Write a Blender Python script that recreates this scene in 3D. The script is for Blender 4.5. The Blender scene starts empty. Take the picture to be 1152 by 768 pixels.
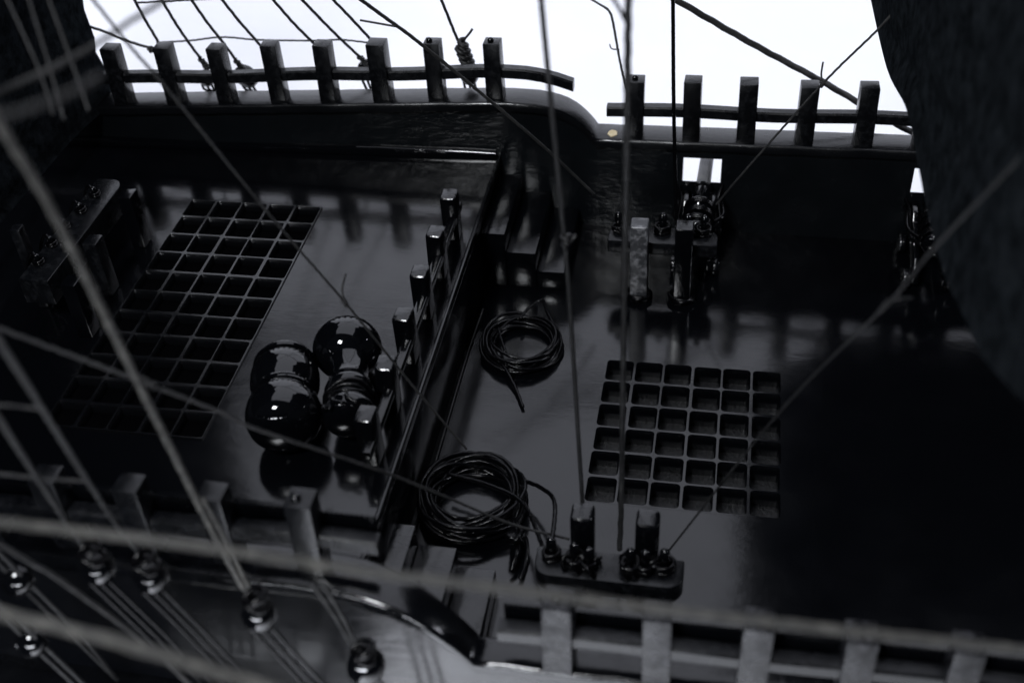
import bpy, bmesh, math, random
from mathutils import Vector, Matrix
random.seed(7)
S = bpy.context.scene
COL = S.collection
PI = math.pi

# ------------------------------------------------------------------ camera
F_PX, PITCH, ROLL, YAW = 1339.068, 0.704246, -0.0694584, -0.2183396
CAM = Vector((0.357026, -3.131277, 2.774934))
fwd = Vector((math.sin(YAW)*math.cos(PITCH), math.cos(YAW)*math.cos(PITCH), -math.sin(PITCH)))
r0 = fwd.cross(Vector((0, 0, 1))).normalized()
u0 = r0.cross(fwd)
RT = r0*math.cos(ROLL) + u0*math.sin(ROLL)
UP = -r0*math.sin(ROLL) + u0*math.cos(ROLL)

def ray(px, py):
    return fwd + RT*((px-576)/F_PX) - UP*((py-384)/F_PX)
def at(px, py, d):            # point at distance d along the view axis
    return CAM + ray(px, py)*d
def on(px, py, axis, val):    # point on a plane x / y / z = val
    v = ray(px, py)
    return CAM + v*((val-CAM[axis])/v[axis])
def depth(p):
    return (Vector(p)-CAM).dot(fwd)

# ------------------------------------------------------------------ materials
def new_mat(name):
    m = bpy.data.materials.new(name); m.use_nodes = True
    nt = m.node_tree; return m, nt, nt.nodes['Principled BSDF']

def coord(nt, scale=(1, 1, 1), kind='Object'):
    tc = nt.nodes.new('ShaderNodeTexCoord'); mp = nt.nodes.new('ShaderNodeMapping')
    mp.inputs['Scale'].default_value = scale
    nt.links.new(tc.outputs[kind], mp.inputs['Vector']); return mp.outputs['Vector']

def noise(nt, vec, scale, detail=4, rough=.55):
    n = nt.nodes.new('ShaderNodeTexNoise')
    n.inputs['Scale'].default_value = scale; n.inputs['Detail'].default_value = detail
    n.inputs['Roughness'].default_value = rough
    nt.links.new(vec, n.inputs['Vector']); return n.outputs['Fac']

def ramp(nt, fac, a, b, pa=.35, pb=.65):
    r = nt.nodes.new('ShaderNodeValToRGB')
    r.color_ramp.elements[0].position = pa; r.color_ramp.elements[1].position = pb
    r.color_ramp.elements[0].color = (*a, 1) if len(a) == 3 else a
    r.color_ramp.elements[1].color = (*b, 1) if len(b) == 3 else b
    nt.links.new(fac, r.inputs['Fac']); return r.outputs['Color']

def bump(nt, bs, layers):
    prev = None
    for fac, strength, dist in layers:
        b = nt.nodes.new('ShaderNodeBump')
        b.inputs['Strength'].default_value = strength; b.inputs['Distance'].default_value = dist
        nt.links.new(fac, b.inputs['Height'])
        if prev: nt.links.new(prev, b.inputs['Normal'])
        prev = b.outputs['Normal']
    nt.links.new(prev, bs.inputs['Normal'])

BLK = (.0012, .0014, .0020)
def paint(name, base=BLK, rmin=.1, rmax=.2, layers=((60, (1, 1, 1), .15, .004),), ior=1.5, rscale=6, base2=None, bscale=30):
    m, nt, bs = new_mat(name)
    bs.inputs['IOR'].default_value = ior
    rv = noise(nt, coord(nt), rscale, 5)
    mr = nt.nodes.new('ShaderNodeMapRange')
    mr.inputs['From Min'].default_value = .3; mr.inputs['From Max'].default_value = .7
    mr.inputs['To Min'].default_value = rmin; mr.inputs['To Max'].default_value = rmax
    nt.links.new(rv, mr.inputs['Value']); nt.links.new(mr.outputs['Result'], bs.inputs['Roughness'])
    if base2:
        nt.links.new(ramp(nt, noise(nt, coord(nt), bscale, 6, .65), base, base2, .48, .68), bs.inputs['Base Color'])
    else:
        bs.inputs['Base Color'].default_value = (*base, 1)
    bump(nt, bs, [(noise(nt, coord(nt, sc), s, 5), st, d) for s, sc, st, d in layers])
    return m

M = {}
M['deck'] = paint('deck_gloss_black_paint', rmin=.10, rmax=.16,
                  layers=((4, (1, 1.6, 1), .05, .02), (40, (.25, 3, 1), .035, .002), (160, (1, 1, 1), .02, .001)))
M['paint'] = paint('gloss_black_paint', rmin=.1, rmax=.22,
                   layers=((14, (1, 1, 1), .25, .006), (90, (.35, 1, 1), .25, .002)))
M['bulwark'] = paint('wrinkled_black_paint', base=(.0028, .0036, .0045), rmin=.14, rmax=.3,
                     layers=((9, (1, 1, 1.5), .26, .012), (45, (.45, 1, 1.4), .24, .005)))
M['cap'] = paint('satin_black_cap_paint', rmin=.16, rmax=.3, base=(.002, .0023, .003),
                 layers=((12, (1, 1, 1), .2, .006), (120, (.2, 1, 1), .3, .002)))
M['post'] = paint('worn_black_post_paint', rmin=.2, rmax=.36, base=(.002, .0023, .003), base2=(.009, .0095, .011), bscale=45, ior=1.4,
                  layers=((50, (1, 1, .3), .35, .003), (220, (1, 1, .3), .3, .0015)))
M['bitt'] = paint('glossy_black_bitt_paint', rmin=.08, rmax=.2, layers=((40, (1, 1, .5), .4, .004), (150, (1, 1, 1), .2, .001)))
M['glare_grey'] = paint('black_post_painted_reflection', rmin=.2, rmax=.4, base=(.03, .031, .034), base2=(.17, .17, .18), bscale=32,  # bright reflection on the far rack post, painted in as grey patches
                  layers=((50, (.5, .5, 2), .5, .004), (220, (1, 1, 1), .3, .0015)))
M['bell'] = paint('wet_black_lacquer', rmin=.02, rmax=.06, layers=((8, (1, 1, 1), .1, .006), (40, (1, 1, 1), .03, .002)))
M['hole'] = paint('rough_black_recess', rmin=.3, rmax=.5, base=(.0012, .0013, .0016), base2=(.022, .022, .024), bscale=110,
                  layers=((120, (1, 1, 1), .6, .004),))
M['lattice'] = paint('satin_black_lattice_paint', rmin=.15, rmax=.26, ior=1.6, base=(.002, .0022, .0028), layers=((60, (1, 1, 1), .15, .002), (200, (.3, 1, 1), .15, .001)))
M['hole_dark'] = paint('dull_black_hold', rmin=.7, rmax=.9, ior=1.04, base=(.0008, .0008, .001))
M['hull'] = paint('hull_gloss_black_paint', rmin=.16, rmax=.3, layers=((6, (.4, 1, 1), .2, .012), (50, (.3, 1, 1), .2, .002)))
M['rope_black'] = paint('tarred_black_rope', rmin=.12, rmax=.26, ior=1.27, base=(.0012, .0012, .0016), layers=((140, (1, 1, 1), .5, .002),))
M['rope_grey'] = paint('dusty_grey_black_rope', rmin=.5, rmax=.8, base=(.006, .006, .0063), base2=(.022, .021, .02), bscale=60,
                       layers=((260, (1, 1, 1), .6, .002),))
M['rope_pale'] = paint('worn_beige_grey_rope', rmin=.6, rmax=.9, base=(.032, .031, .028), base2=(.085, .081, .072), bscale=50,
                       layers=((260, (1, 1, 1), .6, .002),))
M['rope_dark'] = paint('dark_rigging_cord', rmin=.4, rmax=.7, base=(.003, .003, .0035), base2=(.012, .012, .012), bscale=70,
                       layers=((260, (1, 1, 1), .6, .002),))
M['cannon'] = paint('pale_grey_gun_metal', rmin=.35, rmax=.5, base=(.07, .07, .073), base2=(.12, .12, .12), bscale=25)
M['speckled'] = paint('scuffed_speckled_black_paint', rmin=.08, rmax=.55, rscale=22, ior=1.34, base=(.003, .0032, .004), base2=(.03, .03, .034), bscale=70,
                   layers=((60, (1, 1, .4), .3, .003), (240, (1, 1, 1), .35, .0015)))
M['chip'] = paint('bare_pale_wood', rmin=.5, rmax=.7, base=(.62, .5, .28), base2=(.75, .66, .45), bscale=60)

def felt():
    m, nt, bs = new_mat('black_felt_cloth')
    bs.inputs['Roughness'].default_value = 1; bs.inputs['Specular IOR Level'].default_value = 0
    v = coord(nt)
    nt.links.new(ramp(nt, noise(nt, v, 22, 8, .7), (.0038, .0046, .0055), (.023, .027, .031), .34, .68), bs.inputs['Base Color'])
    bs.inputs['Sheen Weight'].default_value = 0
    bump(nt, bs, [(noise(nt, v, 7, 3), .5, .03), (noise(nt, v, 70, 8, .75), 1, .012), (noise(nt, v, 300, 4, .7), .8, .003)])
    return m
M['felt'] = felt()
def paper():
    m, nt, bs = new_mat('white_paper')
    bs.inputs['Roughness'].default_value = .9; bs.inputs['Specular IOR Level'].default_value = .1
    nt.links.new(ramp(nt, noise(nt, coord(nt), 1.2, 3), (.84, .84, .86), (.87, .87, .885)), bs.inputs['Base Color'])
    return m
M['paper'] = paper()

# ------------------------------------------------------------------ mesh helpers
class MB:
    def __init__(s): s.v = []; s.f = []
    def add(s, vs, fs):
        n = len(s.v); s.v += [tuple(v) for v in vs]; s.f += [tuple(i+n for i in f) for f in fs]
    def box(s, c, d, rz=0, tilt=None, taper=1.0):
        x, y, z = d[0]/2, d[1]/2, d[2]/2
        R = Matrix.Rotation(rz, 3, 'Z')
        if tilt: R = Matrix.Rotation(tilt[0], 3, 'X') @ Matrix.Rotation(tilt[1], 3, 'Y') @ R
        vs = [Vector(c) + R @ Vector((sx*x*(taper if sz > 0 else 1), sy*y*(taper if sz > 0 else 1), sz*z))
              for sx in (-1, 1) for sy in (-1, 1) for sz in (-1, 1)]
        s.add(vs, [(0, 1, 3, 2), (4, 6, 7, 5), (0, 4, 5, 1), (2, 3, 7, 6), (0, 2, 6, 4), (1, 5, 7, 3)])
    def prism(s, poly, z0, z1):
        n = len(poly)
        vs = [(x, y, z0) for x, y in poly] + [(x, y, z1) for x, y in poly]
        s.add(vs, [tuple(range(n))[::-1], tuple(range(n, 2*n))] + [(i, (i+1) % n, n+(i+1) % n, n+i) for i in range(n)])
    def lathe(s, prof, c=(0, 0, 0), n=40, axis=None):
        c = Vector(c)
        R = axis.to_track_quat('Z', 'Y').to_matrix() if axis is not None else Matrix.Identity(3)
        vs = []
        for r, z in prof:
            for k in range(n):
                a = 2*PI*k/n
                vs.append(c + R @ Vector((r*math.cos(a), r*math.sin(a), z)))
        fs = []
        for i in range(len(prof)-1):
            for k in range(n):
                fs.append((i*n+k, i*n+(k+1) % n, (i+1)*n+(k+1) % n, (i+1)*n+k))
        fs.append(tuple(range(n))[::-1]); L = (len(prof)-1)*n; fs.append(tuple(range(L, L+n)))
        s.add(vs, fs)
    def tube(s, pts, rad, n=8, strands=0, pitch=.05, closed=False):
        pts = [Vector(p) for p in pts]; N = len(pts)
        rs = rad if isinstance(rad, (list, tuple)) else [rad]*N
        t0 = (pts[1]-pts[0]).normalized()
        ref = Vector((0, 0, 1)) if abs(t0.z) < .9 else Vector((1, 0, 0))
        nrm = t0.cross(ref).normalized(); sdist = 0; vs = []
        for i, p in enumerate(pts):
            t = (pts[min(i+1, N-1)]-pts[max(i-1, 0)]).normalized()
            nrm = (nrm - t*nrm.dot(t)).normalized(); b = t.cross(nrm)
            if i: sdist += (p-pts[i-1]).length
            ph = 2*PI*sdist/pitch
            for k in range(n):
                a = 2*PI*k/n
                r = rs[i]*((.93+.085*math.cos(strands*(a-ph/strands))) if strands else 1)
                vs.append(p + nrm*(r*math.cos(a)) + b*(r*math.sin(a)))
        fs = [(i*n+k, i*n+(k+1) % n, (i+1)*n+(k+1) % n, (i+1)*n+k) for i in range(N-1) for k in range(n)]
        fs += [tuple(range(n))[::-1], tuple(range((N-1)*n, N*n))]
        s.add(vs, fs)
    def build(s, name, mat, parent=None, bev=0, smooth=False, seg=2):
        me = bpy.data.meshes.new(name); me.from_pydata(s.v, [], s.f); me.materials.append(mat)
        bm = bmesh.new(); bm.from_mesh(me)
        bmesh.ops.recalc_face_normals(bm, faces=bm.faces)
        if bev:
            es = [e for e in bm.edges if len(e.link_faces) == 2 and e.calc_face_angle() > .6]
            bmesh.ops.bevel(bm, geom=es, offset=bev, segments=seg, profile=.5, affect='EDGES', clamp_overlap=True)
        bm.to_mesh(me); bm.free()
        if smooth or bev:
            for p in me.polygons: p.use_smooth = True
            if bev: me.set_sharp_from_angle(angle=.45)
            elif smooth == 'auto': me.set_sharp_from_angle(angle=.7)
        o = bpy.data.objects.new(name, me); COL.objects.link(o)
        if parent: o.parent = parent; o.matrix_parent_inverse = Matrix.Translation(-parent.location)
        return o

def tag(o, label=None, cat=None, group=None, kind=None):
    if label: o['label'] = label
    if cat: o['category'] = cat
    if group: o['group'] = group
    if kind: o['kind'] = kind
    return o
def thing(name, label, cat, loc=(0, 0, 0), group=None):
    o = bpy.data.objects.new(name, None); o.empty_display_size = .1; COL.objects.link(o)
    o.location = loc; return tag(o, label, cat, group)
def copy_tree(root, loc):
    r = root.copy(); COL.objects.link(r); r.location = loc
    for ch in list(root.children):
        c = ch.copy(); COL.objects.link(c); c.parent = r
        for g in list(ch.children):
            d = g.copy(); COL.objects.link(d); d.parent = c
    return r
def sm(a, b, x):
    t = min(1, max(0, (x-a)/(b-a))); return t*t*(3-2*t)

def spline(pts, step):
    pts = [Vector(p) for p in pts]
    if len(pts) == 2: P = [pts[0]*2-pts[1]] + pts + [pts[1]*2-pts[0]]
    else: P = [pts[0]*2-pts[1]] + pts + [pts[-1]*2-pts[-2]]
    out = []
    for i in range(1, len(P)-2):
        a, b, c, d = P[i-1:i+3]
        n = max(2, int((c-b).length/step))
        for k in range(n):
            t = k/n
            out.append(.5*((2*b)+(c-a)*t+(2*a-5*b+4*c-d)*t*t+(3*b-a-3*c+d)*t**3))
    out.append(P[-2]); return out

# ------------------------------------------------------------------ setting : paper sweep
mb = MB()
prof = [(-9, -1.0), (7.0, -1.0)]
for k in range(1, 9):
    a = PI/2*k/8; prof.append((7.0+1.5*math.sin(a), -1.0+1.5*(1-math.cos(a))))
prof.append((8.5, 8.0))
PX0, PX1 = -8.0, 4.8
vs = []
vs = [(-11, -1.9, -1), (-1.0, -1.9, -1), (-1.0, -3.1, -1), (-1.1, -3.4, -1), (-1.1, -9, -1), (11, -9, -1), (11, -1.9, -1), (11, 7, -1), (-11, 7, -1)]  # outline notched at near left, shaped to darken what hull and posts reflect
mb.add(vs, [(0, 1, 6, 7, 8), (1, 2, 3, 4, 5, 6)])
tag(mb.build('table', M['paper']), kind='structure')
mb = MB(); vs = []
for y, z in prof[1:]:
    vs += [(PX0, y, z), (PX1, y, z)]
vs = [(x, y, z+.004) for x, y, z in vs]
mb.add(vs, [(2*i, 2*i+1, 2*i+3, 2*i+2) for i in range(len(prof)-2)])
tag(mb.build('backdrop', M['paper'], smooth=True), kind='structure')

# ------------------------------------------------------------------ hull geometry functions
def ztop(x):                       # top of the cap rail
    if x < -.55: return .568 + .04*(x+.5)
    if x < -.137: return .409 + .157*(1-((x+.55)/.413)**4)
    return .409 + .006*x
def yf(x): return (.757 + .03*min(0, x+.5))*(1-sm(-.5, -.1, x)) + .792*sm(-.5, -.1, x)
def yn(x): return -(1.40 + .03*min(0, x+.5))*(1-sm(-.5, -.1, x)) - 1.48*sm(-.5, -.1, x)
XS = [-3.4, -3.0, -2.6, -2.2, -1.9, -1.6, -1.3, -1.0, -.8, -.65, -.56, -.51, -.46, -.41, -.36, -.32, -.28, -.25, -.22, -.2, -.18, -.165, -.15, -.137, -.1, 0, .1, .2, .345, .5, .7, .9, 1.05, 1.19, 1.4, 1.8, 2.3, 2.8]
PORTS = [(.2, .345), (1.05, 1.19)]
PZ0, PZ1 = .228, .332

def build_side(side):
    far = side > 0
    ff = yf if far else yn
    lab = ('far black bulwark wall with wrinkled paint and a stepped cap rail' if far
           else 'near black hull side flaring out below a curved cap rail at the bottom')
    mb = MB()
    def ins(x): return ff(x) + side*.022
    def outp(x, z):
        t = ztop(x) - .04
        if far: return ff(x) + .085 + max(0, .15-z)*.25
        return -(1.516 + .03*min(0, x+.5)) - max(0, .535-z)*.25
    for i in range(len(XS)-1):
        a, b = XS[i], XS[i+1]
        zb = lambda x: -.02
        ta, tb = ztop(a)-.035, ztop(b)-.035
        port = far and any(abs(a-p) < 1e-6 for p, q in PORTS)
        ivs = [(-.02, -.02, PZ0, PZ0), (PZ1, PZ1, ta, tb)] if port else [(-.02, -.02, ta, tb)]
        for za0, zb0, za1, zb1 in ivs:
            mb.add([(a, ins(a), za0), (b, ins(b), zb0), (b, ins(b), zb1), (a, ins(a), za1)], [(0, 1, 2, 3)])
        oz = [(-1.0, PZ0-.06), (PZ1, None)] if port else [(-1.0, None)]
        for z0, z1 in oz:
            n = 6
            for k in range(n):
                qa0 = z0+((z1 if z1 is not None else ta)-z0)*k/n; qa1 = z0+((z1 if z1 is not None else ta)-z0)*(k+1)/n
                qb0 = z0+((z1 if z1 is not None else tb)-z0)*k/n; qb1 = z0+((z1 if z1 is not None else tb)-z0)*(k+1)/n
                mb.add([(a, outp(a, qa0), qa0), (b, outp(b, qb0), qb0), (b, outp(b, qb1), qb1), (a, outp(a, qa1), qa1)], [(0, 3, 2, 1)])
        mb.add([(a, ins(a), ta), (b, ins(b), tb), (b, outp(b, tb), tb), (a, outp(a, ta), ta)], [(0, 1, 2, 3)])
        if port:
            I = [(a, ins(a)), (b, ins(b)), (b, outp(b, PZ0)), (a, outp(a, PZ0))]
            J = [(a, ins(a)), (b, ins(b)), (b, outp(b, PZ1)), (a, outp(a, PZ1))]
            vs = [(x, y, PZ0-(.06 if q > 1 else 0)) for q, (x, y) in enumerate(I)] + [(x, y, PZ1) for x, y in J]
            mb.add(vs, [(0, 1, 2, 3), (4, 5, 6, 7), (0, 3, 7, 4), (1, 2, 6, 5)])
    name = 'bulwark' if far else 'hull_side'
    o = mb.build(name, M['bulwark'] if far else M['hull'], smooth='auto')
    tag(o, lab, 'bulwark' if far else 'hull')
    # cap rail
    mb = MB(); vs = []; xs = []
    for i in range(len(XS)-1):
        n = max(1, int((XS[i+1]-XS[i])/.05))
        xs += [XS[i]+(XS[i+1]-XS[i])*k/n for k in range(n)]
    xs.append(XS[-1])
    th = .034
    for x in xs:
        y0, y1, z = ff(x), ff(x)+side*(.122 if far else .122-.036*sm(-.45, -.1, x)), ztop(x)
        e = .008 if far else .013
        wob = .0015*math.sin(23*x)+.001*math.sin(51*x+1)
        for y, zz in ((y0, z-th), (y0, z-e), (y0+side*e*.3, z-e*.3), (y0+side*e, z), (y1-side*e, z+.002), (y1-side*e*.3, z+.002-e*.3), (y1, z-e), (y1, z-th)):
            vs.append((x, y+side*wob, zz))
    fs = []
    for i in range(len(xs)-1):
        for k in range(8):
            fs.append((i*8+k, i*8+(k+1) % 8, (i+1)*8+(k+1) % 8, (i+1)*8+k))
    fs += [tuple(range(8)), tuple(range((len(xs)-1)*8, len(xs)*8))]
    mb.add(vs, fs)
    cap = mb.build('cap_rail', M['cap'] if far else M['paint'], o, smooth='auto')
    cap.data.set_sharp_from_angle(angle=1.2)
    # plank strip low on the inner face
    if far:
        mb = MB()
        for a, b, z, h in ((-3.3, -.52, .338, .03),):
            n = 30; mb = MB()
            for k in range(n):
                x0, x1 = a+(b-a)*k/n, a+(b-a)*(k+1)/n
                vs = []
                for x in (x0, x1):
                    y = ins(x)
                    q = .004*math.sin(5*x)+.0015*math.sin(17*x)
                    vs += [(x, y-.022, z-h/2), (x, y-.022, z+h/2-.010+q), (x, y-.019, z+h/2-.004+q), (x, y-.012, z+h/2+q), (x, y+.01, z+h/2+q), (x, y+.01, z-h/2)]
                mb.add(vs, [(k2, (k2+1) % 6, 6+(k2+1) % 6, 6+k2) for k2 in range(6)])
            mb.build('waterway_plank', M['bell'] if z > .2 else M['bulwark'], o, smooth='auto')
        g = on(689, 148, 1, .84)
        mb = MB()
        n = 11
        ring = [(g.x+.02*math.cos(2*PI*k/n)*(.8+.35*random.random()), .838+.026*math.sin(2*PI*k/n)*(.7+.4*random.random())) for k in range(n)]
        mb.prism(ring, ztop(g.x)-.002, ztop(g.x)+.0035)
        mb.build('paint_chip', M['chip'], cap, smooth='auto')
    return o
far_side = build_side(1)
near_side = build_side(-1)

# ------------------------------------------------------------------ decks, bulkhead
def deck(name, x0, x1, y0, y1, z, hole, th=.05):
    hx0, hx1, hy0, hy1 = hole
    mb = MB()
    P = [(x0, y0), (x1, y0), (x1, y1), (x0, y1)]; Q = [(hx0, hy0), (hx1, hy0), (hx1, hy1), (hx0, hy1)]
    vs = [(x, y, z) for x, y in P+Q] + [(x, y, z-th) for x, y in P+Q]
    fs = [(i, (i+1) % 4, 4+(i+1) % 4, 4+i) for i in range(4)]
    fs += [(8+i, 12+i, 12+(i+1) % 4, 8+(i+1) % 4) for i in range(4)]
    fs += [(i, 8+i, 8+(i+1) % 4, (i+1) % 4) for i in range(4)] + [(4+i, 4+(i+1) % 4, 12+(i+1) % 4, 12+i) for i in range(4)]
    mb.add(vs, fs)
    return tag(mb.build(name, M['deck']), kind='structure')
ED = -.512
LH = (-.002, .602, -.669, .001)
UH = (-1.622, -1.105, -.856, .366)
deck('main_deck', ED+.02, 2.8, -1.51, .83, 0, LH)
deck('upper_deck', -3.4, ED, -1.46, .80, .32, UH)
mb = MB()
mb.box((ED-.015, -.33, .13), (.03, 2.22, .274))
o = mb.build('bulkhead', M['paint'], bev=.002)
tag(o, 'low black bulkhead wall at the step between the two decks', 'bulkhead')
mb = MB(); mb.box((ED+.001, -.33, .311), (.013, 2.22, .024)); mb.build('nosing', M['cap'], o, bev=.004)

# ------------------------------------------------------------------ gratings
def rrect(cx, cy, w, h, r, n=5):
    out = []
    for qx, qy, a0 in ((1, 1, 0), (-1, 1, 90), (-1, -1, 180), (1, -1, 270)):
        for k in range(n):
            a = math.radians(a0+90*k/(n-1))
            out.append((cx+qx*(w/2-r)+r*math.cos(a), cy+qy*(h/2-r)+r*math.sin(a)))
    return out
def grating(hole, nx, ny, z, bar, rc, label, lift, dep, mt):
    x0, x1, y0, y1 = hole
    px, py = (x1-x0)/nx, (y1-y0)/ny
    t = thing('hatch_grating', label, 'grating', ((x0+x1)/2, (y0+y1)/2, z))
    mb = MB()
    for i in range(nx):
        for j in range(ny):
            cx, cy = x0+px*(i+.5), y0+py*(j+.5)
            jx, jy = random.uniform(-.002, .002), random.uniform(-.002, .002)
            w, h = px-bar*random.uniform(.92, 1.08), py-bar*random.uniform(.92, 1.08)
            inn = rrect(cx+jx, cy+jy, w, h, rc)
            ch = rrect(cx+jx, cy+jy, w+.008, h+.008, rc+.004)
            n = len(inn); q = n//4
            sq = []
            for (vx, vy) in ch:                      # project outward onto the cell square
                dx, dy = vx-cx, vy-cy
                sx = max(abs(dx)/(px/2), abs(dy)/(py/2)); sq.append((cx+dx/sx, cy+dy/sx))
            for c_, (qx, qy) in enumerate(((1, 1), (-1, 1), (-1, -1), (1, -1))):
                sq[c_*q+q//2] = (cx+qx*px/2, cy+qy*py/2)
            zt = z+lift
            vs = [(x, y, zt) for x, y in sq] + [(x, y, zt) for x, y in ch] + [(x, y, zt-.005) for x, y in inn] + [(x, y, zt-dep) for x, y in inn]
            fs = []
            for L in range(3):
                fs += [(L*n+k, L*n+(k+1) % n, (L+1)*n+(k+1) % n, (L+1)*n+k) for k in range(n)]
            mb.add(vs, fs)
    if lift > .002:
        P = [(x0, y0), (x1, y0), (x1, y1), (x0, y1)]
        mb.add([(x, y, z+lift) for x, y in P] + [(x, y, z-.02) for x, y in P], [(i, (i+1) % 4, 4+(i+1) % 4, 4+i) for i in range(4)])
    mb.build('lattice', M['lattice'] if lift > .002 else M['deck'], t, smooth='auto')
    mb = MB(); mb.box(((x0+x1)/2, (y0+y1)/2, z-dep), (x1-x0+.03, y1-y0+.03, .012)); mb.build('floor_panel', M[mt], t)
    return t
grating(LH, 6, 6, 0, .016, .010, 'square black hatch grating of six by six cells let into the lower deck', .0004, .07, 'hole')
grating(UH, 5, 11, .32, .016, .006, 'long black hatch grating with narrow bars let into the upper left deck', .006, .034, 'hole_dark')

# ------------------------------------------------------------------ bulwark railings
def railing(label, posts, yfun, bar_ext, h, mat, lean=0, knobs=(), ribs=False):
    x0, x1 = bar_ext
    t = thing('bulwark_railing', label, 'railing', (posts[len(posts)//2], yfun(0), ztop(posts[len(posts)//2])))
    for i, x in enumerate(posts):
        w = random.uniform(.062, .069); hh = h+random.uniform(-.006, .006)
        mb = MB(); mb.box((x, yfun(x), ztop(x)+hh/2-.002), (w, w*.98, hh), rz=random.uniform(-.05, .05), taper=random.uniform(.97, 1.0),
                          tilt=(random.uniform(-.012, .012), random.uniform(-.015, .015)))
        p = mb.build('post', mat, t, bev=.0035)
        if i in knobs:
            mb = MB(); mb.lathe([(.002, -.004), (.011, -.002), (.013, .004), (.009, .011), (.003, .014)],
                                (x+random.uniform(-.01, .01), yfun(x)-.005, ztop(x)+hh), 12)
            mb.build('nail_head', M['bell'], p, smooth=True)
    xs = [x0+(x1-x0)*k/40 for k in range(41)]
    mb = MB(); vs = []
    for x in xs:
        z = ztop(min(x, -.55)) if x1 < 0 else ztop(x)
        zz = z + h*.44 + .004*math.sin(9*x)
        if x1 < 0 and x > -.42: zz -= .9*(x+.42)**2          # drooping free end
        y = yfun(min(x, -.5) if x1 < 0 else x)
        a, b, e = .021, .021, .006
        for dy, dz in ((-a, -b+e), (-a, b-e), (-a+e, b), (a-e, b), (a, b-e), (a, -b+e), (a-e, -b), (-a+e, -b)):
            vs.append((x, y+dy, zz+dz))
    fs = [(i*8+k, i*8+(k+1) % 8, (i+1)*8+(k+1) % 8, (i+1)*8+k) for i in range(40) for k in range(8)]
    fs += [tuple(range(8)), tuple(range(320, 328))]
    mb.add(vs, fs); mb.build('rail_bar', mat if not ribs else M['post'], t, smooth='auto')
    if ribs:                                          # ribbed board along the inboard side of the posts
        mb = MB(); vs = []; n = int((x1-.02-x0)/.006); fs = []
        for i in range(n+1):
            x = x0+.01+i*.006; y = yfun(min(x, -.5) if x1 < 0 else x)+.036+(.006 if i % 2 else 0); z = (ztop(min(x, -.55)) if x1 < 0 else ztop(x))
            vs += [(x, y, z+.10), (x, y, z+.165), (x, y-.012, z+.165), (x, y-.012, z+.10)]
            if i: fs += [((i-1)*4+k, (i-1)*4+(k+1) % 4, i*4+(k+1) % 4, i*4+k) for k in range(4)]
        fs += [(0, 1, 2, 3), (n*4, n*4+1, n*4+2, n*4+3)]
        mb.add(vs, fs); mb.build('ribbed_board', M['paint'], t)
    return t
UPX = [on(px, 111, 1, .80).x for px in (147, 204, 260, 318, 374, 433, 493, 558)]
railing('long black railing of eight square posts on the far upper bulwark', UPX, lambda x: yf(x)+.048, (-2.6, -.215), .236, M['post'], knobs=(6, 7))
railing('short black railing of square posts on the far lower bulwark by the right sail', [on(px, 158, 1, .835).x for px in (714, 777, 838, 904, 970)] + [1.06, 1.27], lambda x: yf(x)+.048, (-.095, 1.6), .238, M['post'], knobs=(0,))
railing('blurred black railing on the near upper bulwark beside the shrouds', [-1.595, -1.38, -1.17, -.955, -.745, -.53], lambda x: yn(x)-.05, (-2.6, -.36), .236, M['post'], knobs=(5,), ribs=True)
railing('grey topped post railing along the bottom edge on the near lower bulwark', [.065, .285, .5, .715, .93, 1.15], lambda x: yn(x)-.053, (-.075, 1.6), .238, M['speckled'], knobs=(0,), ribs=True)

# ------------------------------------------------------------------ baluster row on the edge of the upper deck
t = thing('deck_balustrade', 'row of short square posts along the edge of the upper deck', 'balustrade', (-.565, -.33, .32))
for y in (.24, .015, -.205, -.425, -.65, -.865):
    mb = MB(); mb.box((-.578, y, .32+.09), (.056, .07, .182), rz=random.uniform(-.06, .06), tilt=(random.uniform(-.02, .02), random.uniform(-.02, .02)))
    mb.build('post', M['bitt'], t, bev=.009, seg=3)
mb = MB(); mb.box((-.566, -.32, .41), (.03, 1.25, .032)); mb.build('rail_bar', M['paint'], t, bev=.005)

# ------------------------------------------------------------------ stairs
def stairs(y0, y1, label):
    t = thing('deck_stairs', label, 'stairs', (-.36, (y0+y1)/2, 0))
    for x0, x1, z in ((ED+.003, -.422, .24), (-.421, -.31, .16), (-.309, -.203, .08)):
        mb = MB(); mb.box(((x0+x1)/2, (y0+y1)/2, z/2+.001), (x1-x0, y1-y0, z)); mb.build('step', M['paint'], t, bev=.004)
stairs(.375, .80, 'black deck stairs of three solid steps against the far bulwark')
stairs(-1.475, -1.03, 'grey glinting deck stairs of three steps behind the near hull curve')

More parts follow.
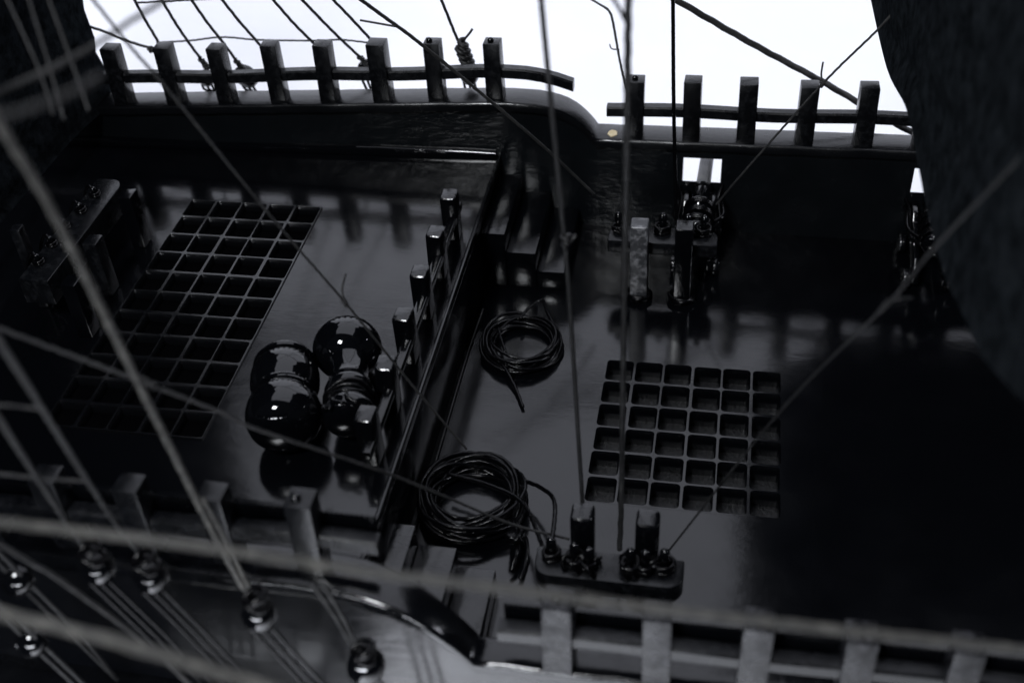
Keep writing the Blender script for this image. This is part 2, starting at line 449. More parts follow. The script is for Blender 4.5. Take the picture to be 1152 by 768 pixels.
# ------------------------------------------------------------------ pin racks
def wraps(mb, c, r, n, z0, z1, rr):
    pts = []
    for k in range(n*14+1):
        a = 2*PI*k/14; f = k/(n*14)
        q = r*(1+.12*math.sin(a*1.7+f*9))
        pts.append((c[0]+q*math.cos(a), c[1]+q*math.sin(a), z0+(z1-z0)*(.5-.5*math.cos(f*PI*3))))
    mb.tube(pts, rr, 7, 3, .02)
def pin_profile():
    return [(.003, -.075), (.007, -.072), (.009, -.01), (.015, -.006), (.015, .006), (.008, .012), (.010, .03), (.015, .055), (.014, .072), (.007, .082), (.002, .084)]
def pin_rack(label, xp, yp, side, zbar, h, x0, x1, pins, mats):
    t = thing('pin_rack', label, 'pin rack', ((x0+x1)/2, yp, 0))
    for x, mt in zip(xp, mats):
        mb = MB(); mb.box((x, yp, h/2), (.064, .066, h), tilt=(0, random.uniform(-.01, .01))); p = mb.build('post', mt, t, bev=.013 if side < 0 else .007, seg=3)
        mb = MB(); wraps(mb, (x, yp), .042, 2, .008, .025, .009); mb.build('rope_lashing', M['rope_black'], p, smooth=True)
    yb = yp+side*.085; d = .1; r = .045
    poly = [(x0, yb-side*d/2)]
    for k in range(7):
        a = PI/2*k/6; poly.append((x0+r-r*math.cos(a), yb+side*(d/2-r)+side*r*math.sin(a)))
    for k in range(7):
        a = PI/2*(1-k/6); poly.append((x1-r+r*math.cos(a), yb+side*(d/2-r)+side*r*math.sin(a)))
    poly.append((x1, yb-side*d/2))
    mb = MB(); mb.prism(poly, zbar-(.055 if side > 0 else .068), zbar); mb.build('rack_plank', M['post'], t, bev=.006)
    for i, (x, dy, w) in enumerate(pins):
        mb = MB(); mb.lathe(pin_profile(), (x, yb+dy, zbar), 14)
        pn = mb.build('belaying_pin', M['bell'], t, smooth=True)
        mb = MB(); wraps(mb, (x, yb+dy), .02+.004*(i % 2), 3+w, zbar+.004, zbar+.03, .0065)
        if w > 1:
            for q in range(3):
                a = random.uniform(0, 6.28)
                mb.tube(spline([(x, yb+dy, zbar+.03), (x+.03*math.cos(a), yb+dy+.03*math.sin(a), zbar+.035),
                                (x+.04*math.cos(a+.6), yb+dy+.04*math.sin(a+.6), zbar+.006), (x+.012, yb+dy+.02, zbar+.008)], .005), .0055, 7, 3, .02)
        mb.build('rope_hitch', M['rope_black'], pn, smooth=True)
    return t
far_rack = pin_rack('black pin rack on two posts below the far gun port', (.076, .235), .365, 1, .225, .335, -.045, .352,
                    [(-.01, .01, 0), (.15, .02, 1), (.24, .02, 2), (.30, .02, 1)], (M['glare_grey'], M['bitt']))
near_rack = pin_rack('black pin rack with curved plank on the near edge of the lower deck', (.046, .222), -1.0, -1, .215, .335, -.075, .328,
                     [(-.03, .01, 1), (.035, 0, 3), (.075, -.01, 2), (.185, 0, 3), (.225, 0, 3), (.275, .01, 1)], (M['bitt'], M['bitt']))
# third rack, running across the ship near the left sail
t = thing('pin_rack', 'dim pin rack loaded with ropes below the left sail', 'pin rack', (-1.78, -.05, .32))
mb = MB()
poly = [(-1.86, -.42), (-1.755, -.42), (-1.755, .12)]
for k in range(7):
    a = PI/2*k/6; poly.append((-1.80+.045*math.cos(a), .12+.06*math.sin(a)))
poly.append((-1.86, .18))
mb.prism(poly, .43, .525); mb.build('rack_plank', M['post'], t, bev=.003)
for y in (-.2, .08, -.42):
    mb = MB(); mb.box((-1.70+.03*(y < -.3), y, .32+.11), (.05, .06, .216)); mb.build('post', M['post'] if y == -.2 else M['paint'], t, bev=.004)
for k in range(5):
    y = -.33+.1*k; x = -1.83+random.uniform(-.012, .012)
    mb = MB(); mb.lathe([(r*.6, z*.45) for r, z in pin_profile()], (x, y, .525), 12); pn = mb.build('belaying_pin', M['paint'], t, smooth=True)
    mb = MB(); wraps(mb, (x, y), .015, 3, .528, .54, .005)
    mb.tube(spline([(x, y, .54), (x-.03, y+.02, .55), (x-.05, y, .5), (x-.05, y-.03, .40)], .006), .006, 7, 3, .02)
    mb.build('rope_hitch', M['rope_black'], pn, smooth=True)

p0 = on(52, 342, 2, .322)
mb = MB(); mb.box((p0.x, p0.y, .322+.16), (.035, .04, .32), rz=.1); tag(mb.build('deck_post', M['post'], bev=.005), 'dim upright post with a pale edge standing left of the rope rack', 'post')

# ------------------------------------------------------------------ bollards
def lying(name, label, cat, pa, pb, rmax, parts):
    a = on(*pa, 2, .322+rmax); b = on(*pb, 2, .322+rmax)
    ax = (b-a).normalized(); L = (b-a).length
    t = thing(name, label, cat, ((a.x+b.x)/2, (a.y+b.y)/2, .32))
    for nm, prof, mt in parts:
        mb = MB(); mb.lathe([(r, z*L) for r, z in prof], a, 60, ax); mb.build(nm, M[mt], t, smooth='auto')
    return t, a, ax, L
t, a, ax, L = lying('barrel', 'glossy black barrel lying on the upper deck with hoops and a bulging near end', 'barrel', (322, 402), (318, 492), .108, [
    ('barrel_head', [(.0006, .03), (.05, .025), (.074, .03), (.083, .045), (.086, .07), (.084, .098), (.08, .105)], 'bell'),
    ('stave_drum', [(.08, .148), (.09, .155), (.099, .20), (.103, .28), (.102, .38), (.095, .45), (.089, .50)], 'bell'),
    ('hoop', [(.078, .10), (.094, .104), (.097, .118), (.095, .138), (.078, .15)], 'bell'),
    ('hoop', [(.085, .492), (.095, .496), (.096, .510), (.090, .520), (.096, .53), (.096, .545), (.087, .55)], 'bell'),
    ('bulging_end', [(.088, .552), (.100, .59), (.107, .66), (.110, .74), (.107, .82), (.097, .89), (.078, .95), (.045, .985), (.0006, 1)], 'bell')])
t, a, ax, L = lying('buoy', 'round headed glossy black float with a roped neck lying beside the barrel', 'float', (391, 392), (394, 484), .106, [
    ('round_head', [(.106*math.sin(math.radians(q)) if q else .0006, -.106/.40*math.cos(math.radians(q))) for q in range(0, 151, 6)], 'bell'),
    ('neck', [(.066, .18), (.061, .26), (.058, .36), (.060, .46), (.068, .5), (.072, .54), (.068, .58), (.060, .62), (.062, .72), (.074, .76), (.079, .82), (.072, .88), (.045, .92), (.0006, .935)], 'bell')])
mb = MB()
b1 = ax.cross(Vector((0, 0, 1))).normalized(); u1 = b1.cross(ax)
for q in range(5):
    c = a+ax*(L*(.60+.03*q)); rr = .066+.006*math.sin(q*1.7)
    pts = [c+b1*(rr*math.cos(k*.42))+u1*(rr*math.sin(k*.42))+ax*(.006*math.sin(k*.9+q)) for k in range(18)]
    mb.tube(spline(pts, .01), .006, 8, 3, .022)
for q in range(3):
    aa = .6+q*.5; c = a+ax*(L*.8)
    mb.tube(spline([c+b1*(.075*math.cos(aa))+u1*(.075*math.sin(aa)), c+b1*(.085*math.cos(aa))+u1*(.082*math.sin(aa))+ax*.02, c+b1*(.08*math.cos(aa+.4))+u1*(.078*math.sin(aa+.4))+ax*.04], .008), .007, 8, 3, .022)
mb.build('rope_turns', M['rope_black'], t, smooth=True)

# ------------------------------------------------------------------ cannons
def cannon(x, label, rope_n):
    t = thing('cannon', label, 'cannon', (x, .66, 0))
    ax = Vector((.03, 1, .055)).normalized(); c = Vector((x, .50, .205))
    mb = MB()
    mb.lathe([(.004, -.045), (.016, -.04), (.018, -.028), (.009, -.018), (.012, -.006), (.045, 0), (.05, .006), (.05, .02), (.044, .028), (.043, .12), (.048, .125), (.048, .14),
              (.037, .146), (.032, .26), (.037, .264), (.037, .276), (.03, .28)], c, 28, ax)
    mb.build('breech', M['bell'], t, smooth='auto')
    mb = MB()
    mb.lathe([(.028, .281), (.026, .50), (.025, .60), (.029, .62), (.03, .65), (.024, .66), (.016, .66), (.016, .6), (.002, .6)], c, 28, ax)
    mb.build('barrel', M['cannon'], t, smooth='auto')
    for s in (-1, 1):
        mb = MB()
        prof = [(.48, .05), (.80, .05), (.80, .20), (.72, .20), (.70, .17), (.62, .17), (.60, .135), (.52, .135), (.50, .10), (.48, .10)]
        xx = x+s*.052
        vs = [(xx-.01, y, z) for y, z in prof] + [(xx+.01, y, z) for y, z in prof]; n = len(prof)
        mb.add(vs, [tuple(range(n)), tuple(range(n, 2*n))[::-1]] + [(i, (i+1) % n, n+(i+1) % n, n+i) for i in range(n)])
        mb.build('carriage_cheek', M['paint'], t, bev=.003)
        for y in (.53, .75):
            mb = MB(); mb.lathe([(.004, -.012), (.036, -.012), (.038, -.008), (.038, .008), (.036, .012), (.004, .012)], (x+s*.078, y, .039), 20, Vector((1, 0, 0)))
            mb.build('wheel', M['paint'], t, smooth='auto')
    mb = MB()
    for k in range(rope_n):
        s = -1 if k % 2 else 1
        pts = [(x+s*.05, .5+.02*k, .2), (x+s*(.07+.006*k), .62, .15+.015*k), (x+s*(.062+.006*k), .75, .18), (x+s*.085, .825, .22-.02*k)]
        mb.tube(spline(pts, .006), .008, 8, 3, .024)
    for q in range(3):
        cc = c+ax*(.03+.05*q); pts = []
        for k in range(29):
            a = 2*PI*k/14; b = ax.cross(Vector((0, 0, 1))).normalized(); u = b.cross(ax)
            pts.append(cc+b*(.054*math.cos(a))+u*(.054*math.sin(a))+ax*(.0009*k))
        mb.tube(pts, .0075, 7, 3, .022)
    mb.build('breeching_rope', M['rope_black'], t, smooth=True)
    return t
cannon(.272, 'small cannon with pale barrel poking through the far gun port behind the pin rack', 5)
cannon(1.12, 'small roped cannon at the far gun port half hidden behind the right sail', 4)

# ------------------------------------------------------------------ rope coils
def coil(cx, cy, r, turns, h, rr, label, tails, squash=1.0, ph=0, tilt=(0, 0), sp=.08):
    t = thing('rope_coil', label, 'rope coil', (cx, cy, 0))
    mb = MB(); pts = []
    N = 40
    for k in range(int(turns*N)+1):
        a = 2*PI*k/N+ph; i = k/N
        rad = r*(1+sp*math.sin(i*2.4+.7)+.03*math.sin(a*.37+i)+.025*math.sin(2*a+i*3))
        dx, dy = .012*math.sin(i*1.9), .012*math.cos(i*1.3)
        x, y = rad*math.cos(a)+dx, rad*math.sin(a)*squash+dy
        z = rr+.002+h*abs(math.sin(i*PI/turns*1.5))*(.6+.4*math.sin(a+i*2.2)) + max(0, x*tilt[0]+y*tilt[1])
        pts.append((cx+x, cy+y, z))
    mb.tube(spline(pts[::2], .008), rr, 9, 3, rr*5.5)
    mb.build('coil_turns', M['rope_black'], t, smooth=True)
    for tl in tails:
        mb = MB(); mb.tube(spline(tl, .008), rr, 9, 3, rr*5.5); mb.build('rope_tail', M['rope_black'], t, smooth=True)
    return t
coil(-.305, .02, .124, 17, .05, .0066, 'black rope coil lying at the foot of the far stairs', [
    [(-.36, -.10, .04), (-.33, -.14, .03), (-.29, -.205, .015), (-.262, -.265, .011), (-.252, -.285, .011)],
    [(-.33, .13, .05), (-.31, .19, .05), (-.27, .25, .045), (-.24, .18, .05), (-.19, .08, .05)],
    [(-.40, .07, .05), (-.375, .0, .05), (-.35, -.06, .05)]], squash=1.0)
c2 = coil(-.335, -.735, .142, 24, .085, .0072, 'larger black rope coil lying behind the near stairs with a knotted end', [
    [(-.20, -.80, .05), (-.17, -.86, .04), (-.16, -.93, .05), (-.17, -.985, .02)],
    [(-.18, -.82, .05), (-.14, -.88, .03), (-.135, -.95, .012), (-.14, -1.0, .012)],
    [(-.19, -.66, .06), (-.12, -.72, .10), (-.06, -.83, .16), (-.035, -1.06, .22)],
    [(-.42, -.68, .08), (-.28, -.72, .09), (-.16, -.80, .11), (-.05, -1.06, .215)]], ph=1.2, squash=.98, sp=.10)
mb = MB()
for q in range(4): wraps(mb, (-.172, -.86-.012*q), .018, 2, .02+.01*q, .06+.008*q, .009)
mb.build('knot', M['rope_black'], c2, smooth=True)
# the running end along the foot of the bulkhead
mb = MB(); mb.tube(spline([(-.495, -1.0, .008), (-.492, -.6, .008), (-.495, -.1, .008), (-.488, .22, .008)], .02), .0035, 6)
tag(mb.build('thin_cord', M['rope_grey'], smooth=True), 'thin cord running along the foot of the bulkhead on the lower deck', 'cord')

# ------------------------------------------------------------------ sails
def sail(name, label, cols, th, ztop_, nz, billow):
    """cols: list of (x, y, zfoot) along the foot"""
    P = spline([Vector(c) for c in cols], .09)
    D = [p[3] for p in P]; P = [p.to_3d() for p in P]
    mb = MB(); n = len(P); front = []; back = []
    for j in range(nz+1):
        for i, p in enumerate(P):
            f = (j/nz)
            z = p.z+(ztop_-p.z)*f**1.3
            a, b = P[max(i-1, 0)], P[min(i+1, n-1)]
            t = Vector((b.x-a.x, b.y-a.y, 0)).normalized(); nn = Vector((t.y, -t.x, 0))
            u = z-p.z
            w = .016*math.sin(42*u+1)*math.exp(-u*7)*(1 if p.y > -.3 else .5)*min(1, u*12)+(.018*math.sin(7*p.y+3*z)+.010*math.sin(19*p.y+5*z)+.006*math.sin(31*z+8*p.y))*u/(u+.15)
            hem = th*(1.35 if j == 0 else 1)
            x = p.x+D[i]*(sm(p.z+.02, p.z+.25, z) if D[i] < -.17 else sm(.9, 1.7, z))
            front.append(Vector((x, p.y, z))+nn*(w-hem/2)); back.append(Vector((x, p.y, z))+nn*(w+hem/2))
    m = len(front); fs = []
    for j in range(nz):
        for i in range(n-1):
            a, b, c, d = j*n+i, j*n+i+1, (j+1)*n+i+1, (j+1)*n+i
            fs += [(a, b, c, d), (m+d, m+c, m+b, m+a)]
    for i in range(n-1):
        fs += [(i, m+i, m+i+1, i+1), (nz*n+i, nz*n+i+1, m+nz*n+i+1, m+nz*n+i)]
    for j in range(nz):
        fs += [(j*n, (j+1)*n, m+(j+1)*n, m+j*n), (j*n+n-1, m+j*n+n-1, m+(j+1)*n+n-1, (j+1)*n+n-1)]
    mb.add(front+back, fs)
    o = mb.build(name, M['felt'], smooth='auto'); tag(o, label, 'sail')
    return o
XR = .86
E = [on(px+7, py, 0, XR) for px, py in ((998, 77), (1020, 120), (1030, 160), (1036, 190), (1045, 233), (1065, 306), (1092, 362), (1110, 400), (1152, 445), (1190, 485))]
e0 = on(986, 0, 1, 1.12)
foot = [(2.1, 1.30, .95, .3), (1.55, 1.25, .85, .2), (1.05, 1.26, e0.z-.02, 0), (e0.x, e0.y+.06, e0.z, -.24), (e0.x, e0.y, e0.z, -.2)] + [(p.x, p.y, p.z, -.03 if i < 1 else 0) for i, p in enumerate(E)]
rs = sail('sail', 'large dark felt sail hanging in front of the right end of the deck', foot, .03, 3.6, 40, 0)
ls = sail('sail', 'black sail hanging across the top left corner behind blurred ropes', [(-3.2, 1.05, .62, 0), (-2.6, 1.0, .52, .05), (-2.16, .9, .48, .10), (-2.16, .5, .47, .1), (-2.17, 0, .46, .05), (-2.1, -.6, .5, 0), (-2.0, -1.3, .6, 0)], .03, 3.4, 36, 0)
def fray(o, n, L):
    me = o.data; mb = MB(); m = len(me.vertices)//2
    cand = [e for e in me.edges if max(e.vertices) < m and len([1 for q in e.vertices if q < FOOTN[o.name]]) == 2]
    for k in range(n):
        e = random.choice(cand); f = random.random()
        p = me.vertices[e.vertices[0]].co.lerp(me.vertices[e.vertices[1]].co, f) + Vector((random.gauss(0, .008), random.gauss(0, .008), random.uniform(0, .02)))
        d = Vector((random.gauss(-.35, .5), random.gauss(0, .6), -random.uniform(.1, .7))).normalized()*L*random.uniform(.3, 1)
        mb.tube([p, p+d*.5+Vector((random.gauss(0, .002), 0, random.gauss(0, .002))), p+d], [.0012, .001, .0006], 4)
    f = mb.build('frayed_fibres', M['felt'], o); f['kind'] = 'stuff'
FOOTN = {rs.name: 14000}
lowz = {}
cols = len(spline([Vector(c) for c in foot], .09)); FOOTN[rs.name] = cols
fray(rs, 420, .022)

# ------------------------------------------------------------------ rigging
def knot_geo(mb, p, axis, r, n=4, L=.03):
    axis = axis.normalized(); ref = Vector((0, 0, 1)) if abs(axis.z) < .9 else Vector((1, 0, 0))
    b = axis.cross(ref).normalized(); u = b.cross(axis); pts = []
    for k in range(n*10+1):
        a = 2*PI*k/10; f = k/(n*10)
        q = r*(1.5+.35*math.sin(f*7))
        pts.append(p+axis*(L*(f-.5)+.15*r*math.sin(a*.7))+b*(q*math.cos(a))+u*(q*math.sin(a)))
    mb.tube(pts, r*.75, 7)
def line(label, pts, w, mat='rope_dark', group=None, cat='rope', name='rigging_line', tails=(), knots=(), strands=3, double=0):
    """pts: world points; w: diameter in photo pixels at its own distance"""
    P = [Vector(p) for p in pts]
    mid = P[len(P)//2]; rad = w/2*depth(mid)/F_PX
    t = None
    mb = MB()
    def outside(p):
        d = p-CAM; z = d.dot(fwd)
        x, y = 576+F_PX*d.dot(RT)/z, 384-F_PX*d.dot(UP)/z
        return x < 2 or x > 1150 or y < 2 or y > 766
    if outside(P[-1]): P.append(P[-1]+(P[-1]-P[-2]).normalized()*1.3)     # the line runs on past the frame
    if outside(P[0]) and name != 'ratline': P.insert(0, P[0]+(P[0]-P[1]).normalized()*(.6 if P[0].z > 1.6 else 1.0))
    pitch = rad*8
    path = spline(P, max(pitch/14, .0035))
    path = [p+Vector((random.gauss(0, .0002), random.gauss(0, .0002), random.gauss(0, .0002))) for p in path]
    if double:
        off = RT*(rad*1.3*double)
        n = len(path)
        mb.tube([p+off*(1-.7*i/n) for i, p in enumerate(path)], rad, 12, strands, pitch)
        mb.tube([p-off*(1-.7*i/n) for i, p in enumerate(path)], rad*.9, 9, strands, pitch)
    else:
        mb.tube(path, rad, 12, strands, pitch)
    o = mb.build(name, M[mat], smooth=True); tag(o, label, cat, group)
    for tl in tails:
        mb = MB(); mb.tube(spline(tl, .006), [rad*.8]*len(spline(tl, .006)), 7); mb.build('loose_end', M[mat], o, smooth=True)
    for p, ax, nn, L in knots:
        mb = MB(); knot_geo(mb, p, ax, rad, nn, L); mb.build('knot', M[mat], o, smooth=True)
    return o
A = lambda *q: [at(*p) for p in q]

# far shrouds outside the far bulwark, running up to the left
def shroud(label, pts, deadeye=None, w=3.6, knot=True):
    n = len(pts)
    P = [on(px, py, 1, 1.0-.12*i/(n-1)) for i, (px, py) in enumerate(pts)]
    kn = [(P[0], P[1]-P[0], 5, .06)] if knot else []
    return line(label, P, w, 'rope_dark', 'shrouds behind the far upper railing', 'shroud', 'shroud', knots=kn)
for lab, pts in (('shroud rising left from the second far post of the upper railing', [(184, 68), (178, 48), (163, 22), (148, -6)]),
                 ('shroud with a thick seizing between the second and third far posts', [(230, 72), (213, 49), (198, 27), (178, -6)]),
                 ('shroud ending beside a round deadeye behind the third far post', [(270, 74), (250, 47), (232, 24), (211, -6)]),
                 ('shroud coming down behind the fourth far post', [(304, 66), (290, 48), (269, 24), (245, -6)]),
                 ('shroud coming down behind the fifth far post', [(368, 64), (352, 48), (328, 24), (302, -6)]),
                 ('shroud reaching the rail just left of the sixth far post', [(410, 69), (383, 44), (360, 21), (334, -6)]),
                 ('shroud passing behind the sixth far post', [(430, 60), (419, 47), (396, 22), (369, -6)]),
                 ('single shroud with a bulky knot between the seventh and eighth far posts', [(524, 62), (514, 43), (505, 21), (494, -6)])):
    shroud(lab, pts)
line('thin ratline cord crossing the far shrouds above the upper railing', [on(px, py, 1, 1.02) for px, py in ((176, 48), (213, 46), (250, 42), (290, 45), (352, 46), (383, 45), (421, 49))], 2.2, 'rope_dark', cat='ratline', name='ratline')
line('short ratline cord at the top edge tying the first far shrouds', [on(px, py, 1, .98) for px, py in ((152, 3), (165, 3), (181, 2), (216, 0))], 2.4, 'rope_dark', cat='ratline', name='ratline')
line('cord tied from the left sail edge to the second far post', [on(px, py, 1, .93) for px, py in ((100, 30), (118, 36), (145, 47), (168, 54), (176, 58))], 3.4, 'rope_dark', knots=[(on(172, 56, 1, .93), Vector((1, 0, 0)), 4, .035)])
def far_deadeye(px, py, label, r=.052):
    c = on(px, py, 1, 1.05)
    t = thing('deadeye', label, 'deadeye', c)
    mb = MB(); mb.lathe([(.004, -.022), (r*.8, -.02), (r, -.008), (r*.93, 0), (r, .008), (r*.8, .02), (.004, .022)], c, 24, Vector((.2, 1, .1)))
    d = mb.build('block', M['paint'], t, smooth=True)
    mb = MB(); bottom = Vector((c.x+.02, 1.02, .52))
    for k in (-1, 0, 1):
        mb.tube(spline([c+Vector((k*.02, -.01, 0)), c+Vector((k*.022, 0, -.05)), bottom+Vector((k*.015, .03, -.12))], .01), .006, 8, 3, .02)
    mb.build('lanyard', M['rope_black'], t, smooth=True)
far_deadeye(277, 86, 'round deadeye with lanyards behind the third far post')
far_deadeye(232, 88, 'dark deadeye with lanyards half hidden by the third far post', .036)
far_deadeye(411, 76, 'small deadeye beside the sixth far post', .03)
far_deadeye(528, 86, 'deadeye hanging under the bulky knot on the far rail', .036)
kp = on(522, 60, 1, .93)
mb = MB()
for q in range(4):
    knot_geo(mb, kp+Vector((.006*q, -.01, -.022*q+.03)), Vector((.3, 0, 1)), .012, 3, .045)
mb.tube(spline([kp+Vector((0, 0, .05)), kp+Vector((.03, 0, .085)), kp+Vector((.04, 0, .1))], .01), .005, 6)
tag(mb.build('seizing_knot', M['rope_dark'], smooth=True), 'bulky rope knot standing on the far rail before the last upper post', 'knot')

# long lines over the deck
line('doubled thin line slanting from the top edge down to the stairs bulwark', A((395, -8, 3.7), (480, 55, 3.85), (600, 155, 4.1), (668, 218, 4.33)), 2.8, 'rope_grey', double=1,
     tails=[A((445, 30, 3.78), (428, 27, 3.78), (405, 23, 3.78))])
line('thin line running from the left sail across the deck past the dome bollard', A((100, -6, 2.5), (147, 53, 2.6), (190, 103, 2.7), (310, 250, 3.0), (388, 340, 3.2), (467, 437, 3.4), (525, 505, 3.55)), 3.3, 'rope_grey',
     tails=[A((388, 340, 3.2), (385, 325, 3.2), (389, 308, 3.2))], knots=[(at(388, 340, 3.2), at(400, 356, 3.2)-at(388, 340, 3.2), 3, .02)])
line('soft vertical line dropping to the left pins of the near rack', A((608, -8, 2.45), (625, 170, 2.75), (640, 330, 3.0), (652, 512, 3.28), (657, 590, 3.38)), 5.5, 'rope_dark', strands=0,
     knots=[(at(637, 270, 2.9), at(640, 330, 2.95)-at(637, 270, 2.9), 3, .03)], tails=[A((637, 276, 2.9), (645, 268, 2.9), (648, 264, 2.9))])
line('thick soft vertical line left of the far pin rack down to the near rack', A((707, -8, 2.35), (705, 150, 2.65), (702, 350, 2.98), (699, 560, 3.3), (697, 618, 3.39)), 7.5, 'rope_dark')
line('sharp black vertical line ending on the far pin rack', A((757, -8, 3.95), (758, 120, 4.15), (761, 250, 4.38)), 4.4, 'rope_black', strands=0)
line('thick twisted rope slanting behind the far lower railing to the right sail', [on(750, -6, 1, .98), on(840, 46, 1, 1.0), on(925, 92, 1, 1.02), on(975, 121, 1, 1.03), on(1040, 157, 1, 1.04)], 7.5, 'rope_grey')
line('thin line slanting from the right sail down to the far gun port', A((1010, 8, 3.7), (985, 36, 3.75), (925, 95, 3.9), (840, 190, 4.15), (806, 230, 4.3)), 2.8, 'rope_grey',
     tails=[A((926, 94, 3.9), (924, 84, 3.9), (926, 70, 3.9))], knots=[(at(925, 95, 3.9), at(840, 190, 3.9)-at(925, 95, 3.9), 3, .02)])
line('soft foreground line slanting across the right sail to the near rack', A((1170, 155, 1.9), (1050, 280, 2.2), (1000, 340, 2.4), (880, 460, 2.8), (750, 622, 3.37)), 3.4, 'rope_dark',
     tails=[A((990, 350, 2.42), (1008, 337, 2.42), (1027, 335, 2.42))], knots=[(at(995, 345, 2.4), at(880, 460, 2.5)-at(995, 345, 2.4), 3, .03)])
line('short doubled cord lashed to the thick vertical line at the top edge', A((652, -8, 3.6), (676, 6, 3.6), (686, 14, 3.6), (690, 28, 3.6), (697, 67, 3.62), (704, 100, 3.64)), 1.9, 'rope_dark', double=1.2,
     tails=[A((697, 56, 3.61), (688, 55, 3.61), (686, 50, 3.61))])
line('second strand beside the thick vertical line at the top edge', A((686, -8, 2.35), (699, 14, 2.4), (706, 30, 2.42)), 4.5, 'rope_grey')

# near foreground ropes
line('very blurred pale rope crossing the whole picture above the near railing', A((-40, 582, 1.75), (200, 611, 1.72), (400, 641, 1.7), (600, 666, 1.7), (800, 692, 1.72), (1200, 736, 1.78)), 12, 'rope_pale')
line('very blurred pale rope across the bottom left corner', A((-40, 680, 1.75), (100, 713, 1.75), (200, 741, 1.75), (330, 782, 1.75)), 17, 'rope_pale')
line('thick blurred shroud running down the left side to the third near deadeye', A((-30, 75, 1.75), (0, 140, 1.8), (60, 240, 1.95), (150, 420, 2.25), (220, 560, 2.52), (262, 640, 2.68), (286, 678, 2.74)), 10, 'rope_pale', cat='shroud', name='shroud')
line('second blurred strand twisted along the thick left shroud', A((228, 560, 2.52), (250, 600, 2.6), (270, 640, 2.68), (290, 680, 2.74)), 5, 'rope_pale', cat='shroud', name='shroud')
line('blurred rope slanting down in front of the left sail from the top edge', A((205, -12, 2.0), (150, 22, 1.95), (108, 50, 1.9), (55, 78, 1.85), (-20, 112, 1.8)), 6.5, 'rope_grey')
line('broad blurred rope low in front of the left sail', A((-30, 140, 1.3), (40, 120, 1.35), (85, 102, 1.4), (112, 86, 1.45)), 9, 'rope_grey')
line('blurred thin line from the left edge past the bollards to the near rack', A((-20, 362, 2.2), (143, 423, 2.4), (247, 463, 2.55), (290, 483, 2.62), (430, 530, 2.9), (500, 558, 3.1), (575, 589, 3.28), (640, 606, 3.38)), 3.8, 'rope_grey',
     knots=[(at(165, 430, 2.42), at(200, 445, 2.42)-at(165, 430, 2.42), 4, .04)])
line('blurred near shroud ending at the second near deadeye', A((-20, 355, 1.8), (30, 432, 2.0), (80, 512, 2.25), (127, 584, 2.55), (165, 632, 2.74)), 7, 'rope_grey', cat='shroud', name='shroud')
line('blurred near shroud ending at the first near deadeye', A((-20, 440, 2.0), (25, 512, 2.25), (80, 595, 2.6), (106, 628, 2.76)), 6.5, 'rope_grey', cat='shroud', name='shroud')
line('blurred ratline at the left edge between the two near shrouds', A((-20, 456, 2.1), (10, 456, 2.1), (44, 460, 2.1)), 3.6, 'rope_grey', cat='ratline', name='ratline')
line('blurred ratline joining the near shrouds just above the near rail', A((-20, 530, 2.3), (40, 537, 2.35), (98, 541, 2.4)), 4.2, 'rope_grey', cat='ratline', name='ratline')
line('blurred line slanting down across the near hull in the bottom left', A((-20, 600, 2.3), (30, 630, 2.35), (67, 652, 2.4), (170, 728, 2.5), (230, 785, 2.5)), 6, 'rope_grey')
for lab, p in (('leftmost faint line over the left sail', ((5, -8), (43, 77), (60, 130))), ('middle faint line over the left sail', ((30, -8), (55, 73), (72, 135))), ('right faint line over the left sail', ((52, -8), (77, 60), (100, 125)))):
    line(lab, A(*[(x, y, 2.3) for x, y in p]), 3, 'rope_dark')

# near deadeyes outside the near hull
def near_deadeye(px, py, label, rr=.037, ends=()):
    c = on(px, py, 1, -1.68)
    t = thing('deadeye', label, 'deadeye', c)
    mb = MB(); mb.lathe([(.004, -.03), (rr*.75, -.028), (rr, -.012), (rr*.9, 0), (rr, .012), (rr*.75, .028), (.004, .03)], c, 28, Vector((.15, -.8, .5)))
    mb.build('block', M['bell'], t, smooth=True)
    mb = MB(); wraps(mb, (c.x, c.y), .022, 3, c.z+.03, c.z+.07, .008); mb.build('seizing', M['rope_black'], t, smooth=True)
    for k in (-1, 0, 1):
        mb = MB()
        a = c+Vector((k*.028, -.02, -.01)); b = Vector((c.x+.15+k*.03, c.y+.02, c.z-.5))
        mb.tube(spline([a, (a+b)/2+Vector((0, .005, 0)), b], .012), .005, 8, 3, .03); mb.build('lanyard', M['rope_black'], t, smooth=True)
near_deadeye(110, 638, 'first near deadeye from the left edge with lanyards over the hull')
near_deadeye(170, 648, 'second near deadeye from the left with a glint and lanyards')
near_deadeye(292, 690, 'third near deadeye under the thick left shroud')
near_deadeye(412, 748, 'blurred dark deadeye before the bare grey hull at the bottom edge', .042)
line('pair of taut cords dropping over the near hull curve to the last deadeye', [on(356, 655, 1, -1.60), on(382, 695, 1, -1.64), on(405, 738, 1, -1.68)], 6, 'rope_dark', double=1.6)
def hull_block(px, py, y, label, rr):
    c = on(px, py, 1, y)
    t = thing('pulley_block', label, 'block', c)
    mb = MB(); mb.lathe([(.003, -.022), (rr*.7, -.02), (rr, -.008), (rr*.86, 0), (rr, .008), (rr*.7, .02), (.003, .022)], c, 24, Vector((.3, -.8, .6)))
    mb.build('cheeks', M['bell'], t, smooth=True)
    for k in (-1, 1):
        mb = MB(); mb.tube(spline([c+Vector((-.20+k*.01, .02, .5)), c+Vector((-.1+k*.012, .01, .25)), c+Vector((k*.016, 0, .02)), c+Vector((.07+k*.014, .01, -.2)), c+Vector((.12, .02, -.4))], .012), .0055, 8, 3, .03)
        mb.build('rope_fall', M['rope_dark'], t, smooth=True)
hull_block(36, 722, -1.74, 'small dark block with rope falls in the bottom left corner', .034)
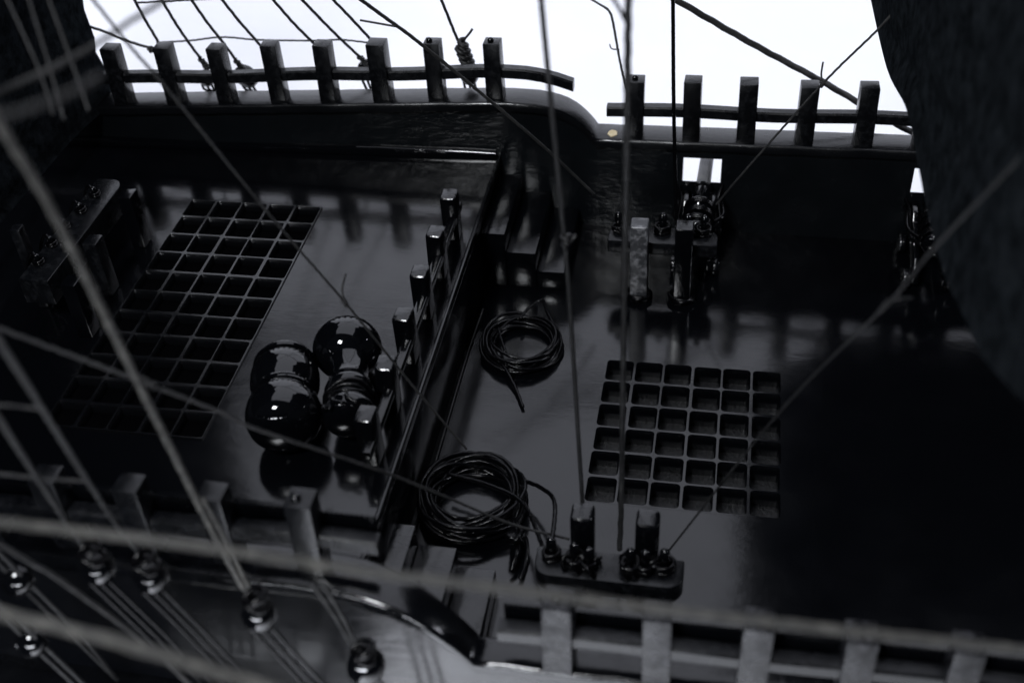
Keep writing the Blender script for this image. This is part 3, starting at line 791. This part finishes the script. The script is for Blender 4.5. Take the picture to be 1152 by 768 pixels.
hull_block(20, 652, -1.66, 'dark block at the left edge just under the near rail', .036)
# channel shelf that carries the deadeyes lower down
mb = MB()
for k in range(1): mb.box((-1.72, -1.74, .20), (2.2, .26, .035), tilt=(.05, 0))
o = mb.build('channel_shelf', M['paint'], bev=.006); tag(o, 'black channel shelf below the near deadeyes along the hull', 'shelf')

# ------------------------------------------------------------------ lamps
def area(name, loc, target, size, power, sy=None, col=(1, .98, .96)):
    L = bpy.data.lights.new(name, 'AREA'); L.energy = power; L.size = size; L.color = col
    if sy: L.shape = 'RECTANGLE'; L.size_y = sy
    o = bpy.data.objects.new(name, L); COL.objects.link(o); o.location = loc
    o.rotation_euler = (Vector(target)-Vector(loc)).to_track_quat('-Z', 'Y').to_euler(); return o
area('key_lamp', (-1.6, -5.2, 6.2), (0, -1.5, 0), 1.3, 480, None, (.93, .96, 1))
area('backdrop_fill_left', (-8, 1.0, 5.0), (-2.0, 8.5, 6.0), 1.6, 720, 2.6, (.86, .895, 1))  # unseen side fills, added to whiten the paper behind the ship
area('backdrop_fill_right', (8, 1.0, 5.0), (2.0, 8.5, 6.0), 1.6, 720, 2.6, (.86, .895, 1))
area('overhead_softbox', (-.6, 3.4, 8.1), (-.6, 3.4, 0), 9.6, 9.6*9.8*PI*1.4, 9.8, (.85, .88, 1))
area('near_table_fill', (-.85, -4.35, .95), (-.85, -4.3, -1), 1.7, 330, 1.5, (.88, .92, 1))  # unseen fill, added to brighten the near table mirrored in hull and posts

# ------------------------------------------------------------------ world, camera
W = bpy.data.worlds.new('World'); S.world = W; W.use_nodes = True
W.node_tree.nodes['Background'].inputs['Color'].default_value = (.8, .88, 1, 1)
W.node_tree.nodes['Background'].inputs['Strength'].default_value = .02
cd = bpy.data.cameras.new('camera'); co = bpy.data.objects.new('camera', cd); COL.objects.link(co)
co.matrix_world = Matrix(((RT.x, UP.x, -fwd.x, CAM.x), (RT.y, UP.y, -fwd.y, CAM.y), (RT.z, UP.z, -fwd.z, CAM.z), (0, 0, 0, 1)))
cd.sensor_width = 36; cd.lens = F_PX/1152*36; cd.clip_start = .05; cd.clip_end = 100
cd.dof.use_dof = True; cd.dof.focus_distance = 4.0; cd.dof.aperture_fstop = 1.25
S.camera = co
S.view_settings.view_transform = 'Standard'; S.view_settings.look = 'None'
S.view_settings.exposure = 0; S.view_settings.gamma = 1
